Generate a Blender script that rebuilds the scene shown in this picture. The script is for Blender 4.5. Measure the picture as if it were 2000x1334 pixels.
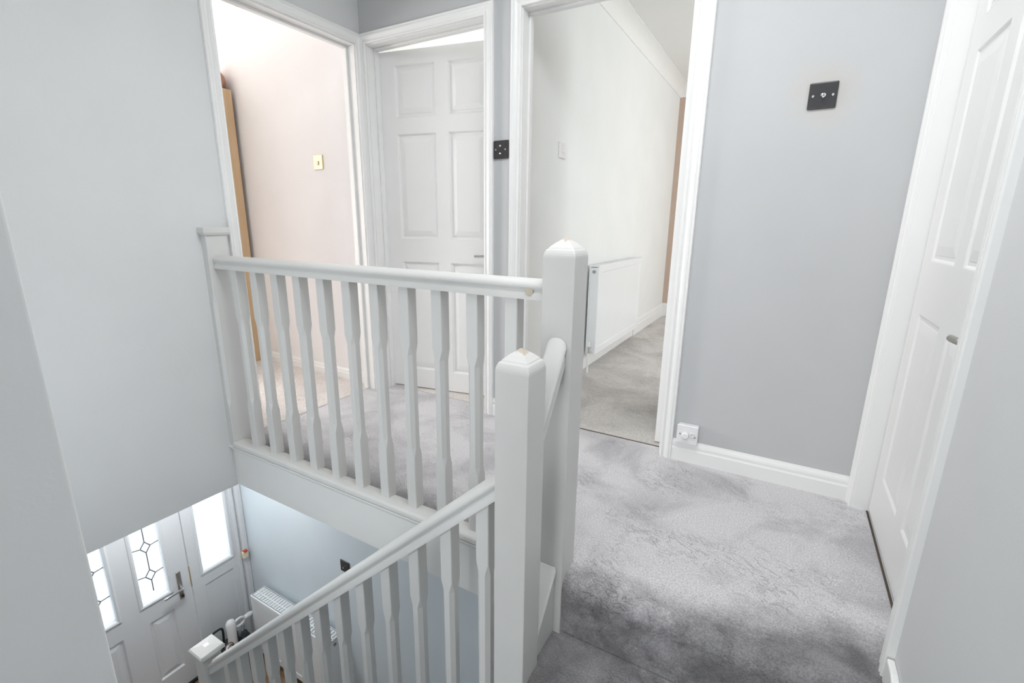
import bpy, bmesh, math, random
from mathutils import Vector, Matrix
random.seed(7)
SC = bpy.context.scene
COL = SC.collection
for o in list(bpy.data.objects):
    bpy.data.objects.remove(o)

# ------------------------------------------------------------------ camera
CAM_LOC = (2.2136, -1.162, 1.0527)
YAW, PITCH, ROLL, FPX = 29.7019, 13.956, 0.6767, 923.04
a, b, c = map(math.radians, (YAW, PITCH, ROLL))
fw = Vector((-math.sin(a) * math.cos(b), math.cos(a) * math.cos(b), -math.sin(b)))
rt = Vector((math.cos(a), math.sin(a), 0)); up = rt.cross(fw)
r2 = rt * math.cos(c) + up * math.sin(c); u2 = up * math.cos(c) - rt * math.sin(c)
cam_d = bpy.data.cameras.new('camera')
cam_d.sensor_width = 36.0
cam_d.lens = FPX * 36.0 / 2000.0
cam_d.clip_start = 0.02
cam = bpy.data.objects.new('camera', cam_d); COL.objects.link(cam)
cam.matrix_world = Matrix(((r2.x, u2.x, -fw.x, CAM_LOC[0]), (r2.y, u2.y, -fw.y, CAM_LOC[1]),
                           (r2.z, u2.z, -fw.z, CAM_LOC[2]), (0, 0, 0, 1)))
SC.camera = cam

# ------------------------------------------------------------------ world, lights, exposure
world = bpy.data.worlds.new('overcast_sky'); SC.world = world
world.use_nodes = True
bg = world.node_tree.nodes['Background']
bg.inputs[0].default_value = (0.90, 0.96, 1.0, 1)
bg.inputs[1].default_value = 2.2
SC.view_settings.view_transform = 'Standard'
SC.view_settings.look = 'None'
SC.view_settings.exposure = 0.38
SC.view_settings.gamma = 1.0
SC.view_settings.use_curve_mapping = False
SC.cycles.max_bounces = 8
SC.cycles.diffuse_bounces = 5
SC.cycles.sample_clamp_indirect = 6.0

def area(name, loc, direction, sx, sy, power, col=(1, 1, 1)):
    d = bpy.data.lights.new(name, 'AREA'); d.shape = 'RECTANGLE'
    d.size, d.size_y, d.energy, d.color = sx, sy, power, col
    o = bpy.data.objects.new(name, d); COL.objects.link(o)
    o.location = loc
    o.rotation_euler = Vector(direction).to_track_quat('-Z', 'Y').to_euler()
    return o
# daylight at the bedroom windows; stair, side and roof openings are added fill
area('daylight_front_bedroom', (4.16, 3.0, 1.55), (-1, 0, -0.1), 1.7, 1.15, 34, (0.96, 0.985, 1.0))
area('daylight_pink_bedroom', (-3.34, -0.42, 1.05), (1, 0.15, -0.1), 1.0, 1.4, 92, (1.0, 0.985, 0.98))
area('daylight_back_bedroom', (0.35, 3.36, 1.5), (0, -1, -0.1), 0.9, 1.1, 24, (1.0, 0.98, 0.95))
area('added_fill_behind', (2.065, -4.36, 0.45), (0, 1, 0), 0.8, 1.7, 20, (0.98, 0.99, 1.0))  # added fill from behind the viewer, through an invented window
area('added_fill_side', (0.72, -1.0, 0.35), (0, 1, -0.1), 0.9, 1.0, 0.6, (0.98, 0.99, 1.0))  # added fill for the fascia, through an invented side window
area('added_fill_overhead', (1.85, -0.25, 2.58), (-0.08, 0, -1), 1.1, 0.9, 23, (0.98, 0.99, 1.0))  # added overhead fill above an invented roof opening

# ------------------------------------------------------------------ materials
def nt(name):
    m = bpy.data.materials.new(name); m.use_nodes = True
    t = m.node_tree; return m, t, t.nodes['Principled BSDF']
def noise(t, scale, detail=4, rough=0.55, coord='Object', vec_scale=None, dist=0.0, rot=None):
    tc = t.nodes.new('ShaderNodeTexCoord'); n = t.nodes.new('ShaderNodeTexNoise')
    n.inputs['Scale'].default_value = scale; n.inputs['Detail'].default_value = detail
    n.inputs['Roughness'].default_value = rough; n.inputs['Distortion'].default_value = dist
    g = t.nodes.new('ShaderNodeNewGeometry')
    src = g.outputs['Position']
    if rot is not None:
        mr_ = t.nodes.new('ShaderNodeMapping'); mr_.inputs['Rotation'].default_value = (0, 0, rot)
        t.links.new(src, mr_.inputs[0]); src = mr_.outputs[0]
    if vec_scale:
        mp = t.nodes.new('ShaderNodeMapping'); mp.inputs['Scale'].default_value = vec_scale
        t.links.new(src, mp.inputs[0]); src = mp.outputs[0]
    t.links.new(src, n.inputs['Vector'])
    t.nodes.remove(tc)
    return n.outputs['Fac']
def ramp(t, fac, stops):
    r = t.nodes.new('ShaderNodeValToRGB'); e = r.color_ramp.elements
    while len(e) < len(stops): e.new(0.5)
    for el, (p, col) in zip(e, stops):
        el.position = p; el.color = (*col, 1)
    t.links.new(fac, r.inputs[0]); return r.outputs[0]
def mixc(t, fac, c1, c2, mode='MIX'):
    m = t.nodes.new('ShaderNodeMix'); m.data_type = 'RGBA'; m.blend_type = mode
    for s, v in ((m.inputs[0], fac), (m.inputs[6], c1), (m.inputs[7], c2)):
        if hasattr(v, 'links') or isinstance(v, bpy.types.NodeSocket): t.links.new(v, s)
        else: s.default_value = v if isinstance(v, (int, float)) else (*v, 1)
    return m.outputs[2]
def bump(t, p, fac, strength, dist):
    bn = t.nodes.new('ShaderNodeBump'); bn.inputs['Strength'].default_value = strength
    bn.inputs['Distance'].default_value = dist
    t.links.new(fac, bn.inputs['Height']); t.links.new(bn.outputs[0], p.inputs['Normal'])
    return bn
def paint(name, col, rough=0.5, var=0.03, bumpy=0.08, spec=0.4):
    m, t, p = nt(name)
    lo = tuple(max(0, v * (1 - var)) for v in col); hi = tuple(min(1, v * (1 + var)) for v in col)
    t.links.new(ramp(t, noise(t, 3.0, 5), [(0.3, lo), (0.7, hi)]), p.inputs['Base Color'])
    p.inputs['Roughness'].default_value = rough
    p.inputs['Specular IOR Level'].default_value = spec
    if bumpy: bump(t, p, noise(t, 160, 1), bumpy, 0.002)
    return m
M = {}
M['grey_wall'] = paint('grey_emulsion', (0.68, 0.688, 0.690), 0.75, 0.02, 0.10, 0.25)
M['hall_wall'] = paint('pale_blue_grey_emulsion', (0.66, 0.72, 0.76), 0.6, 0.02, 0.10, 0.3)
M['white_wall'] = paint('white_emulsion', (0.80, 0.81, 0.795), 0.75, 0.02, 0.08, 0.25)
M['pink_wall'] = paint('pale_pink_emulsion', (0.815, 0.797, 0.80), 0.75, 0.02, 0.08, 0.25)
M['beige_wall'] = paint('beige_feature_emulsion', (0.56, 0.43, 0.35), 0.75, 0.03, 0.1, 0.25)
M['ceiling'] = paint('white_ceiling', (0.82, 0.82, 0.80), 0.8, 0.01, 0.15, 0.2)
M['gloss'] = paint('white_satin_paint', (0.83, 0.83, 0.82), 0.35, 0.015, 0.0, 0.45)
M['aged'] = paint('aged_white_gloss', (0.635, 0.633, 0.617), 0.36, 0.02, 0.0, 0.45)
M['upvc'] = paint('white_upvc', (0.78, 0.80, 0.82), 0.3, 0.01, 0.0, 0.5)
M['radiator'] = paint('radiator_enamel', (0.82, 0.84, 0.85), 0.28, 0.01, 0.0, 0.5)
M['white_plastic'] = paint('white_plastic', (0.80, 0.80, 0.80), 0.3, 0.01, 0.0, 0.5)
M['cream_plastic'] = paint('cream_plastic', (0.82, 0.72, 0.55), 0.4, 0.02, 0.0, 0.5)
M['red_plastic'] = paint('red_plastic', (0.55, 0.07, 0.03), 0.4, 0.02, 0.0, 0.5)
M['black_nickel'] = paint('black_nickel', (0.035, 0.034, 0.036), 0.30, 0.05, 0.0, 0.6)
M['dark_gap'] = paint('dark_gap', (0.10, 0.08, 0.065), 0.9, 0.1, 0.0, 0.1)
M['black_rubber'] = paint('black_rubber', (0.02, 0.022, 0.023), 0.6, 0.1, 0.0, 0.3)
M['dark_fabric'] = paint('dark_bag_fabric', (0.035, 0.045, 0.05), 0.8, 0.2, 0.2, 0.2)
M['brown_cord'] = paint('brown_cord', (0.20, 0.11, 0.08), 0.6, 0.1, 0.0, 0.3)
M['lead'] = paint('lead_came', (0.16, 0.17, 0.18), 0.5, 0.1, 0.0, 0.4)
M['tan_leather'] = paint('russet_wicker', (0.42, 0.22, 0.15), 0.6, 0.15, 0.3, 0.3)
M['plug'] = paint('beige_wood_plug', (0.52, 0.47, 0.38), 0.6, 0.05, 0.0, 0.3)
def metal(name, col, rough):
    m, t, p = nt(name); p.inputs['Base Color'].default_value = (*col, 1)
    p.inputs['Metallic'].default_value = 1; p.inputs['Roughness'].default_value = rough
    t.links.new(ramp(t, noise(t, 40, 3), [(0, (rough * .8,) * 3), (1, (rough * 1.2,) * 3)]), p.inputs['Roughness'])
    return m
M['chrome'] = metal('chrome', (0.75, 0.76, 0.77), 0.15)
M['brass'] = metal('worn_brass', (0.80, 0.62, 0.38), 0.35)
M['steel'] = metal('dull_steel', (0.45, 0.43, 0.40), 0.4)

def far_wall_mat():
    # grey emulsion with faint finger marks round the dimmer switch
    m, t, p = nt('grey_emulsion_marked')
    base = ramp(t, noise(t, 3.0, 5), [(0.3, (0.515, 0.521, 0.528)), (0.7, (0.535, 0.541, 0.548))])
    g = t.nodes.new('ShaderNodeNewGeometry'); d = t.nodes.new('ShaderNodeVectorMath'); d.operation = 'DISTANCE'
    t.links.new(g.outputs['Position'], d.inputs[0]); d.inputs[1].default_value = (2.26, 0.97, 1.51)
    add = t.nodes.new('ShaderNodeMath'); add.operation = 'MULTIPLY_ADD'
    t.links.new(noise(t, 9, 4), add.inputs[0]); add.inputs[1].default_value = 0.14
    t.links.new(d.outputs['Value'], add.inputs[2])
    f = ramp(t, add.outputs[0], [(0.08, (0.45,) * 3), (0.20, (0, 0, 0))])
    sep = t.nodes.new('ShaderNodeSeparateColor'); t.links.new(f, sep.inputs[0])
    t.links.new(mixc(t, sep.outputs[0], base, (0.56, 0.50, 0.42)), p.inputs['Base Color'])
    p.inputs['Roughness'].default_value = 0.7; p.inputs['Specular IOR Level'].default_value = 0.25
    bump(t, p, noise(t, 160, 3), 0.1, 0.002)
    return m
M['far_wall'] = far_wall_mat()

def worn_white(name, ztop):
    # satin paint rubbed through to beige wood along the very top of a newel
    m, t, p = nt(name)
    base = ramp(t, noise(t, 6, 5), [(0.3, (0.61, 0.607, 0.59)), (0.7, (0.64, 0.637, 0.62))])
    g = t.nodes.new('ShaderNodeNewGeometry'); s = t.nodes.new('ShaderNodeSeparateXYZ')
    t.links.new(g.outputs['Position'], s.inputs[0])
    mm = t.nodes.new('ShaderNodeMath'); mm.operation = 'MULTIPLY_ADD'
    t.links.new(noise(t, 55, 4), mm.inputs[0]); mm.inputs[1].default_value = 0.03
    t.links.new(s.outputs['Z'], mm.inputs[2])
    mr = t.nodes.new('ShaderNodeMapRange'); t.links.new(mm.outputs[0], mr.inputs[0])
    mr.inputs[1].default_value = ztop + 0.008; mr.inputs[2].default_value = ztop + 0.012
    t.links.new(mixc(t, mr.outputs[0], base, (0.50, 0.44, 0.36)), p.inputs['Base Color'])
    p.inputs['Roughness'].default_value = 0.38
    bump(t, p, noise(t, 90, 3), 0.06, 0.002)
    return m

def maprange(t, v, a0, a1, b0, b1):
    r = t.nodes.new('ShaderNodeMapRange'); t.links.new(v, r.inputs[0])
    for k_, q in enumerate((a0, a1, b0, b1)): r.inputs[k_ + 1].default_value = q
    r.clamp = True
    return r.outputs[0]
def math_(t, op, *ins):
    n = t.nodes.new('ShaderNodeMath'); n.operation = op
    for k_, v in enumerate(ins):
        if isinstance(v, (int, float)): n.inputs[k_].default_value = v
        else: t.links.new(v, n.inputs[k_])
    return n.outputs[0]
def carpet(name, light, dark, patch_lo, patch_hi, patch_scale, step_shade=False):
    """cut pile: nap patches, fine tufts, short dark creases between tufts; step_shade = shade painted on stair edge and riser, plus dark landing edge"""
    m, t, p = nt(name)
    tuft = noise(t, 190, 3, 0.75)
    ridge = math_(t, 'ABSOLUTE', math_(t, 'SUBTRACT', noise(t, 34, 2, 0.55, dist=0.9, vec_scale=(0.42, 1.0, 1.0), rot=0.5), 0.5))
    crease = math_(t, 'MULTIPLY', maprange(t, ridge, 0.0, 0.03, 1.0, 0.0), maprange(t, noise(t, 4.5, 4), 0.46, 0.66, 0.0, 1.0))
    nap = noise(t, patch_scale, 5, 0.6, dist=0.7)
    col = ramp(t, nap, [(patch_lo, dark), (patch_hi, light)])
    if step_shade:
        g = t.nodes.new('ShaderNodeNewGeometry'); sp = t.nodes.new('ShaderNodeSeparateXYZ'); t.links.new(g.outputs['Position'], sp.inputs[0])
        # step shade put into the pile colour at the stair edge (small y), reaching further back towards the right-hand wall
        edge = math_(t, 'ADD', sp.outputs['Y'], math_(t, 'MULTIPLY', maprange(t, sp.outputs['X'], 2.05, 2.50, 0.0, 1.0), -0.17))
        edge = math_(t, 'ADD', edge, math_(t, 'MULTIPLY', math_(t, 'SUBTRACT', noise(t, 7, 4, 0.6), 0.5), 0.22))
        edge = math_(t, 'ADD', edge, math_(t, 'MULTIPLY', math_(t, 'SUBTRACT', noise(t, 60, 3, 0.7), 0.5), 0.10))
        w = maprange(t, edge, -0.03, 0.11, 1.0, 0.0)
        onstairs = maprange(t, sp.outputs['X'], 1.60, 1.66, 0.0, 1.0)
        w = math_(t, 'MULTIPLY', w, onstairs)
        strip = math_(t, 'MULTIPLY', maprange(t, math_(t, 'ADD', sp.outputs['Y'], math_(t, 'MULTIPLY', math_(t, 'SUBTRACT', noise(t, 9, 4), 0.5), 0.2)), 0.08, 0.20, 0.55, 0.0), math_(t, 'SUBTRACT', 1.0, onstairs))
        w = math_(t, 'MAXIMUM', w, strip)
        edge_dark = ramp(t, noise(t, 11, 4, 0.6, dist=0.6), [(0.34, tuple(v * 0.24 for v in light)), (0.62, tuple(v * 0.42 for v in light))])
        col = mixc(t, w, col, edge_dark)
    col = mixc(t, math_(t, 'MULTIPLY', crease, 0.32), col, tuple(v * 0.45 for v in dark))
    tf = ramp(t, tuft, [(0.30, (0.60,) * 3), (0.62, (1.10,) * 3)])
    col = mixc(t, 1.0, col, tf, 'MULTIPLY')
    t.links.new(col, p.inputs['Base Color'])
    p.inputs['Roughness'].default_value = 1.0
    p.inputs['Specular IOR Level'].default_value = 0.05
    p.inputs['Sheen Weight'].default_value = 0.2; p.inputs['Sheen Roughness'].default_value = 0.5
    hgt = math_(t, 'SUBTRACT', math_(t, 'MULTIPLY', tuft, 0.5), math_(t, 'MULTIPLY', crease, 0.6))
    bump(t, p, hgt, 0.7, 0.012)
    return m
M['carpet'] = carpet('silver_grey_carpet', (0.74, 0.722, 0.742), (0.52, 0.503, 0.523), 0.34, 0.54, 2.6, step_shade=True)
M['carpet_beige'] = carpet('beige_grey_carpet', (0.68, 0.65, 0.62), (0.46, 0.43, 0.41), 0.32, 0.56, 2.0)
M['carpet_cream'] = carpet('cream_carpet', (0.84, 0.785, 0.75), (0.76, 0.70, 0.66), 0.3, 0.6, 3.0)

def wood(name, c1, c2, scale, rough):
    m, t, p = nt(name)
    n = noise(t, scale, 6, 0.6, vec_scale=(1, 12, 1))
    t.links.new(ramp(t, n, [(0.3, c1), (0.7, c2)]), p.inputs['Base Color'])
    p.inputs['Roughness'].default_value = rough
    return m
M['tan_wood'] = wood('tan_beech_veneer', (0.55, 0.38, 0.22), (0.62, 0.44, 0.27), 3, 0.45)
M['oak_floor'] = wood('brown_laminate', (0.20, 0.12, 0.07), (0.34, 0.21, 0.12), 5, 0.35)

def glass(name):
    # obscured white glass: lets the daylight of the sky through
    m, t, p = nt(name)
    out = t.nodes['Material Output']
    tr = t.nodes.new('ShaderNodeBsdfTransparent'); tr.inputs[0].default_value = (0.93, 0.96, 0.98, 1)
    tl = t.nodes.new('ShaderNodeBsdfTranslucent'); tl.inputs[0].default_value = (0.9, 0.94, 0.96, 1)
    gl = t.nodes.new('ShaderNodeBsdfGlossy'); gl.inputs['Roughness'].default_value = 0.1
    m1 = t.nodes.new('ShaderNodeMixShader'); m1.inputs[0].default_value = 0.3
    m2 = t.nodes.new('ShaderNodeMixShader'); m2.inputs[0].default_value = 0.05
    t.links.new(tr.outputs[0], m1.inputs[1]); t.links.new(tl.outputs[0], m1.inputs[2])
    t.links.new(m1.outputs[0], m2.inputs[1]); t.links.new(gl.outputs[0], m2.inputs[2])
    t.links.new(m2.outputs[0], out.inputs['Surface'])
    t.nodes.remove(p)
    return m
M['glass'] = glass('obscured_glass')
def plastic_bag():
    m, t, p = nt('clear_plastic_bag')
    p.inputs['Base Color'].default_value = (0.62, 0.66, 0.68, 1); p.inputs['Roughness'].default_value = 0.25
    p.inputs['Transmission Weight'].default_value = 0.25
    bump(t, p, noise(t, 22, 4), 0.6, 0.02)
    return m
M['bag'] = plastic_bag()

# ------------------------------------------------------------------ mesh helpers
def box(bm, x0, x1, y0, y1, z0, z1):
    x0, x1 = sorted((x0, x1)); y0, y1 = sorted((y0, y1)); z0, z1 = sorted((z0, z1))
    v = [bm.verts.new(p) for p in ((x0, y0, z0), (x1, y0, z0), (x1, y1, z0), (x0, y1, z0),
                                   (x0, y0, z1), (x1, y0, z1), (x1, y1, z1), (x0, y1, z1))]
    for f in ((0, 3, 2, 1), (4, 5, 6, 7), (0, 1, 5, 4), (1, 2, 6, 5), (2, 3, 7, 6), (3, 0, 4, 7)):
        bm.faces.new([v[i] for i in f])
    return v
def bx(*a):
    bm = bmesh.new(); box(bm, *a); return bm
def loft(rings, closed=True, cap=True):
    """rings: list of lists of points, same count; makes a skinned solid"""
    bm = bmesh.new(); vs = [[bm.verts.new(p) for p in r] for r in rings]; n = len(rings[0])
    for r0, r1 in zip(vs, vs[1:]):
        for i in range(n if closed else n - 1):
            j = (i + 1) % n; bm.faces.new((r0[i], r0[j], r1[j], r1[i]))
    if cap and closed:
        bm.faces.new(vs[0][::-1]); bm.faces.new(vs[-1])
    bmesh.ops.recalc_face_normals(bm, faces=bm.faces); return bm
def cyl(p0, p1, r0, r1=None, n=20):
    p0, p1 = Vector(p0), Vector(p1); r1 = r0 if r1 is None else r1
    d = (p1 - p0).normalized(); e = d.orthogonal().normalized(); f = d.cross(e)
    ring = lambda p, r: [p + (e * math.cos(t) + f * math.sin(t)) * r for t in (2 * math.pi * i / n for i in range(n))]
    return loft([ring(p0, r0), ring(p1, r1)])
def lathe(p, axis, prof, n=24):
    """prof: list of (distance along axis, radius)"""
    p = Vector(p); d = Vector(axis).normalized(); e = d.orthogonal().normalized(); f = d.cross(e)
    return loft([[p + d * h + (e * math.cos(t) + f * math.sin(t)) * max(r, 1e-4) for t in (2 * math.pi * i / n for i in range(n))] for h, r in prof])
def tube(pts, r, n=10, rad=None):
    pts = [Vector(p) for p in pts]; rings = []
    e = None
    for i, p in enumerate(pts):
        d = (pts[min(i + 1, len(pts) - 1)] - pts[max(i - 1, 0)]).normalized()
        e = d.orthogonal().normalized() if e is None else (e - d * e.dot(d)).normalized()
        f = d.cross(e); rr = rad[i] if rad else r
        rings.append([p + (e * math.cos(t) + f * math.sin(t)) * rr for t in (2 * math.pi * k / n for k in range(n))])
    return loft(rings)
def smooth_path(pts, k=8):
    P = [Vector(p) for p in pts]; P = [P[0] * 2 - P[1]] + P + [P[-1] * 2 - P[-2]]; out = []
    for i in range(1, len(P) - 2):
        p0, p1, p2, p3 = P[i - 1:i + 3]
        for s in range(k):
            t = s / k
            out.append(0.5 * ((2 * p1) + (p2 - p0) * t + (2 * p0 - 5 * p1 + 4 * p2 - p3) * t * t + (3 * p1 - p0 - 3 * p2 + p3) * t ** 3))
    out.append(P[-2]); return out
def join(*bms):
    out = bmesh.new()
    for x in bms:
        me = bpy.data.meshes.new('tmp'); x.to_mesh(me); x.free(); out.from_mesh(me); bpy.data.meshes.remove(me)
    return out
def wloc(o):
    v = Vector((0, 0, 0))
    while o is not None:
        v += o.location; o = o.parent
    return v
def obj(name, bm, mat, parent=None, bevel=0.0, smooth=False, local=False, segs=2, angle=35):
    me = bpy.data.meshes.new(name)
    if parent is not None:
        if not local: bmesh.ops.translate(bm, verts=bm.verts, vec=-wloc(parent))
        off = Vector((0, 0, 0))
    else:
        xs = [v.co for v in bm.verts]
        off = Vector(((min(v.x for v in xs) + max(v.x for v in xs)) / 2, (min(v.y for v in xs) + max(v.y for v in xs)) / 2, min(v.z for v in xs)))
        bmesh.ops.translate(bm, verts=bm.verts, vec=-off)
    bm.to_mesh(me); bm.free()
    o = bpy.data.objects.new(name, me); COL.objects.link(o)
    o.location = off
    me.materials.append(M[mat] if isinstance(mat, str) else mat)
    if parent is not None: o.parent = parent
    if bevel:
        md = o.modifiers.new('bevel', 'BEVEL'); md.width = bevel; md.segments = segs; md.limit_method = 'ANGLE'
        md.angle_limit = math.radians(angle)
    if smooth:
        for p in me.polygons: p.use_smooth = True
        if smooth == 'auto': me.set_sharp_from_angle(angle=math.radians(40))
    return o
def tag(o, label, cat, group=None, kind=None):
    o['label'] = label; o['category'] = cat
    if group: o['group'] = group
    if kind: o['kind'] = kind
    return o
def thing(name, loc, label, cat, group=None, kind=None, rz=0.0):
    o = bpy.data.objects.new(name, None); COL.objects.link(o); o.location = loc; o.rotation_euler = (0, 0, rz)
    o.empty_display_size = 0.05
    return tag(o, label, cat, group, kind)
S = 'structure'

def slab(axis, d0, d1, u0, u1, v0, v1, holes=()):
    """wall/floor solid of thickness d0..d1 along axis with rectangular holes (u0,u1,v0,v1); axis 'x': u=y v=z, 'y': u=x v=z, 'z': u=x v=y"""
    us = sorted({u0, u1, *[h[0] for h in holes], *[h[1] for h in holes]}); us = [u for u in us if u0 <= u <= u1]
    vs = sorted({v0, v1, *[h[2] for h in holes], *[h[3] for h in holes]}); vs = [v for v in vs if v0 <= v <= v1]
    def solid(i, j):
        if i < 0 or j < 0 or i >= len(us) - 1 or j >= len(vs) - 1: return False
        u, v = (us[i] + us[i + 1]) / 2, (vs[j] + vs[j + 1]) / 2
        return not any(h[0] < u < h[1] and h[2] < v < h[3] for h in holes)
    P = {'x': lambda d, u, v: (d, u, v), 'y': lambda d, u, v: (u, d, v), 'z': lambda d, u, v: (u, v, d)}[axis]
    bm = bmesh.new(); cache = {}
    def V(d, u, v):
        k = (d, u, v)
        if k not in cache: cache[k] = bm.verts.new(P(d, u, v))
        return cache[k]
    for i in range(len(us) - 1):
        for j in range(len(vs) - 1):
            if not solid(i, j): continue
            a0, a1, b0, b1 = us[i], us[i + 1], vs[j], vs[j + 1]
            for d in (d0, d1): bm.faces.new((V(d, a0, b0), V(d, a1, b0), V(d, a1, b1), V(d, a0, b1)))
            for (di, dj, e) in ((-1, 0, ((a0, b0), (a0, b1))), (1, 0, ((a1, b0), (a1, b1))), (0, -1, ((a0, b0), (a1, b0))), (0, 1, ((a0, b1), (a1, b1)))):
                if not solid(i + di, j + dj):
                    bm.faces.new((V(d0, *e[0]), V(d0, *e[1]), V(d1, *e[1]), V(d1, *e[0])))
    bmesh.ops.recalc_face_normals(bm, faces=bm.faces); return bm

# ------------------------------------------------------------------ dimensions
XR, Y3, ZC, ZG = 2.56, 0.97, 2.5, -2.40      # right wall, far wall, ceilings, hall floor
YH, XD = 0.683, -1.33                         # hall right wall, front door wall
FZ = -0.215                                   # hall ceiling level (bottom of the stairwell wall)
D1 = (0.160, 0.925); D2 = (0.048, 0.823); D3 = (1.037, 1.808); D4 = (0.140, 0.912)
DH = 2.0; LIN = 0.028

# ------------------------------------------------------------------ walls
def hole(d): return (d[0] - LIN, d[1] + LIN, -0.001, DH + LIN)
o = obj('wall_left', slab('x', -0.10, 0.0, -0.99, Y3, FZ, ZC, [hole(D1)]), 'grey_wall')
tag(o, 'light grey stairwell wall on the left, cut off level above the hall', 'wall', kind=S)
o = obj('wall_far', slab('y', Y3, Y3 + 0.10, 0.0, XR + 0.1, FZ, ZC, [hole(D2), hole(D3)]), 'far_wall')
tag(o, 'light grey landing wall holding the dimmer switch and two doorways', 'wall', kind=S)
o = obj('wall_right', slab('x', XR, XR + 0.10, -4.4, Y3, -1.2, ZC, [hole(D4)]), 'grey_wall')
tag(o, 'pale grey wall at the right edge around the closed door', 'wall', kind=S)
o = obj('wall_near_left', slab('x', 1.47, 1.57, -4.4, -0.9985, -1.2, ZC), 'grey_wall', bevel=0.004, segs=3)
tag(o, 'pale grey wall corner closest to the viewer at the left edge', 'wall', kind=S)
o = obj('wall_stair_side', slab('y', -1.09, -0.99, XD, 1.47, ZG, ZC, [(0.27, 1.17, -0.15, 0.85)]), 'grey_wall')
tag(o, 'grey wall alongside the lower stair flight', 'wall', kind=S)
o = obj('wall_back', slab('y', -4.5, -4.4, 1.47, XR + .1, -1.2, ZC, [(1.665, 2.465, -0.4, 1.3)]), 'grey_wall')
tag(o, 'grey stair wall with an added window behind the viewer', 'wall', kind=S)
o = obj('wall_hall_right', slab('y', YH, YH + 0.10, XD, 2.0, ZG, FZ), 'hall_wall')
tag(o, 'pale blue hall wall downstairs behind the radiator', 'wall', kind=S)
o = obj('wall_hall_end', slab('x', 2.0, 2.1, -0.99, YH, ZG, FZ), 'hall_wall')
tag(o, 'pale blue hall wall under the landing', 'wall', kind=S)
o = obj('wall_hall_front', slab('x', XD - 0.15, XD - 0.02, -1.09, YH + .1, ZG, FZ + 0.05, [(-0.56, YH, ZG - .001, -0.33)]), 'hall_wall')
tag(o, 'hall front wall around the white entrance door', 'wall', kind=S)
# bedroom shells behind the doorways
o = obj('wall_pink_bedroom', slab('y', 0.985, 1.07, -3.4, -0.10, 0.0, ZC), 'pink_wall')
tag(o, 'pale pink bedroom wall seen through the left doorway', 'wall', kind=S)
o = obj('wall_pink_bedroom_front', slab('x', -3.5, -3.4, -1.09, 1.07, 0.0, ZC, [(-0.92, 0.08, 0.35, 1.75)]), 'pink_wall')
tag(o, 'pink bedroom outer wall with its window', 'wall', kind=S)
o = obj('wall_pink_bedroom_side', slab('y', -1.09, -0.99, -3.4, XD - .15, 0.0, ZC), 'pink_wall')
tag(o, 'pink bedroom side wall out of sight', 'wall', kind=S)
o = obj('wall_room_divider', slab('x', 0.90, 0.985, Y3 + 0.10, 4.62, 0.0, ZC), 'white_wall')
tag(o, 'white bedroom wall behind the radiator, through the middle doorway', 'wall', kind=S)
o = obj('wall_beige', slab('y', 4.62, 4.72, 0.90, 4.3, 0.0, ZC), 'beige_wall')
tag(o, 'beige feature wall at the end of the white bedroom', 'wall', kind=S)
o = obj('wall_window_bedroom', slab('x', 4.2, 4.3, Y3, 4.62, 0.0, ZC, [(2.15, 3.85, 0.95, 2.15)]), 'white_wall')
tag(o, 'white bedroom outer wall with its window', 'wall', kind=S)
o = obj('wall_bedroom_front', slab('y', Y3, Y3 + .1, XR + 0.1, 4.2, 0.0, ZC), 'white_wall')
tag(o, 'white bedroom wall beside the open door', 'wall', kind=S)
o = obj('wall_small_room', slab('y', 3.4, 3.5, -0.2, 0.90, 0.0, ZC, [(-.1, 0.8, 0.95, 2.05)]), 'white_wall')
tag(o, 'white end wall of the room behind the ajar door', 'wall', kind=S)
o = obj('wall_small_room_side', slab('x', -0.2, -0.1, 1.07, 3.4, 0.0, ZC), 'white_wall')
tag(o, 'white side wall of the room behind the ajar door', 'wall', kind=S)
# ceilings
for nm, args, lab in (('ceiling', (ZC, ZC + .1, -0.1, XR + .1, -4.5, Y3, [(1.30, 2.40, -0.7, 0.2)]), 'white ceiling over the landing with an added opening for overhead fill'),
                      ('ceiling_pink_bedroom', (ZC, ZC + .1, -3.5, -0.1, -1.1, 1.07), 'white ceiling of the pink bedroom'),
                      ('ceiling_bedroom', (ZC + .001, ZC + .1, -0.2, 4.3, Y3, 4.72), 'white bedroom ceiling with coving, seen through the middle doorway'),
                      ('ceiling_hall', (FZ, FZ + 0.03, XD - .02, -0.1, -0.99, YH), 'white ceiling of the hall downstairs')):
    tag(obj(nm, slab('z', *args), 'ceiling'), lab, 'ceiling', kind=S)
tag(obj('ceiling_under_landing', slab('z', FZ, -0.06, -0.1, 2.1, 0.03, Y3), 'ceiling'), 'white hall ceiling under the landing', 'ceiling', kind=S)

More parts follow.
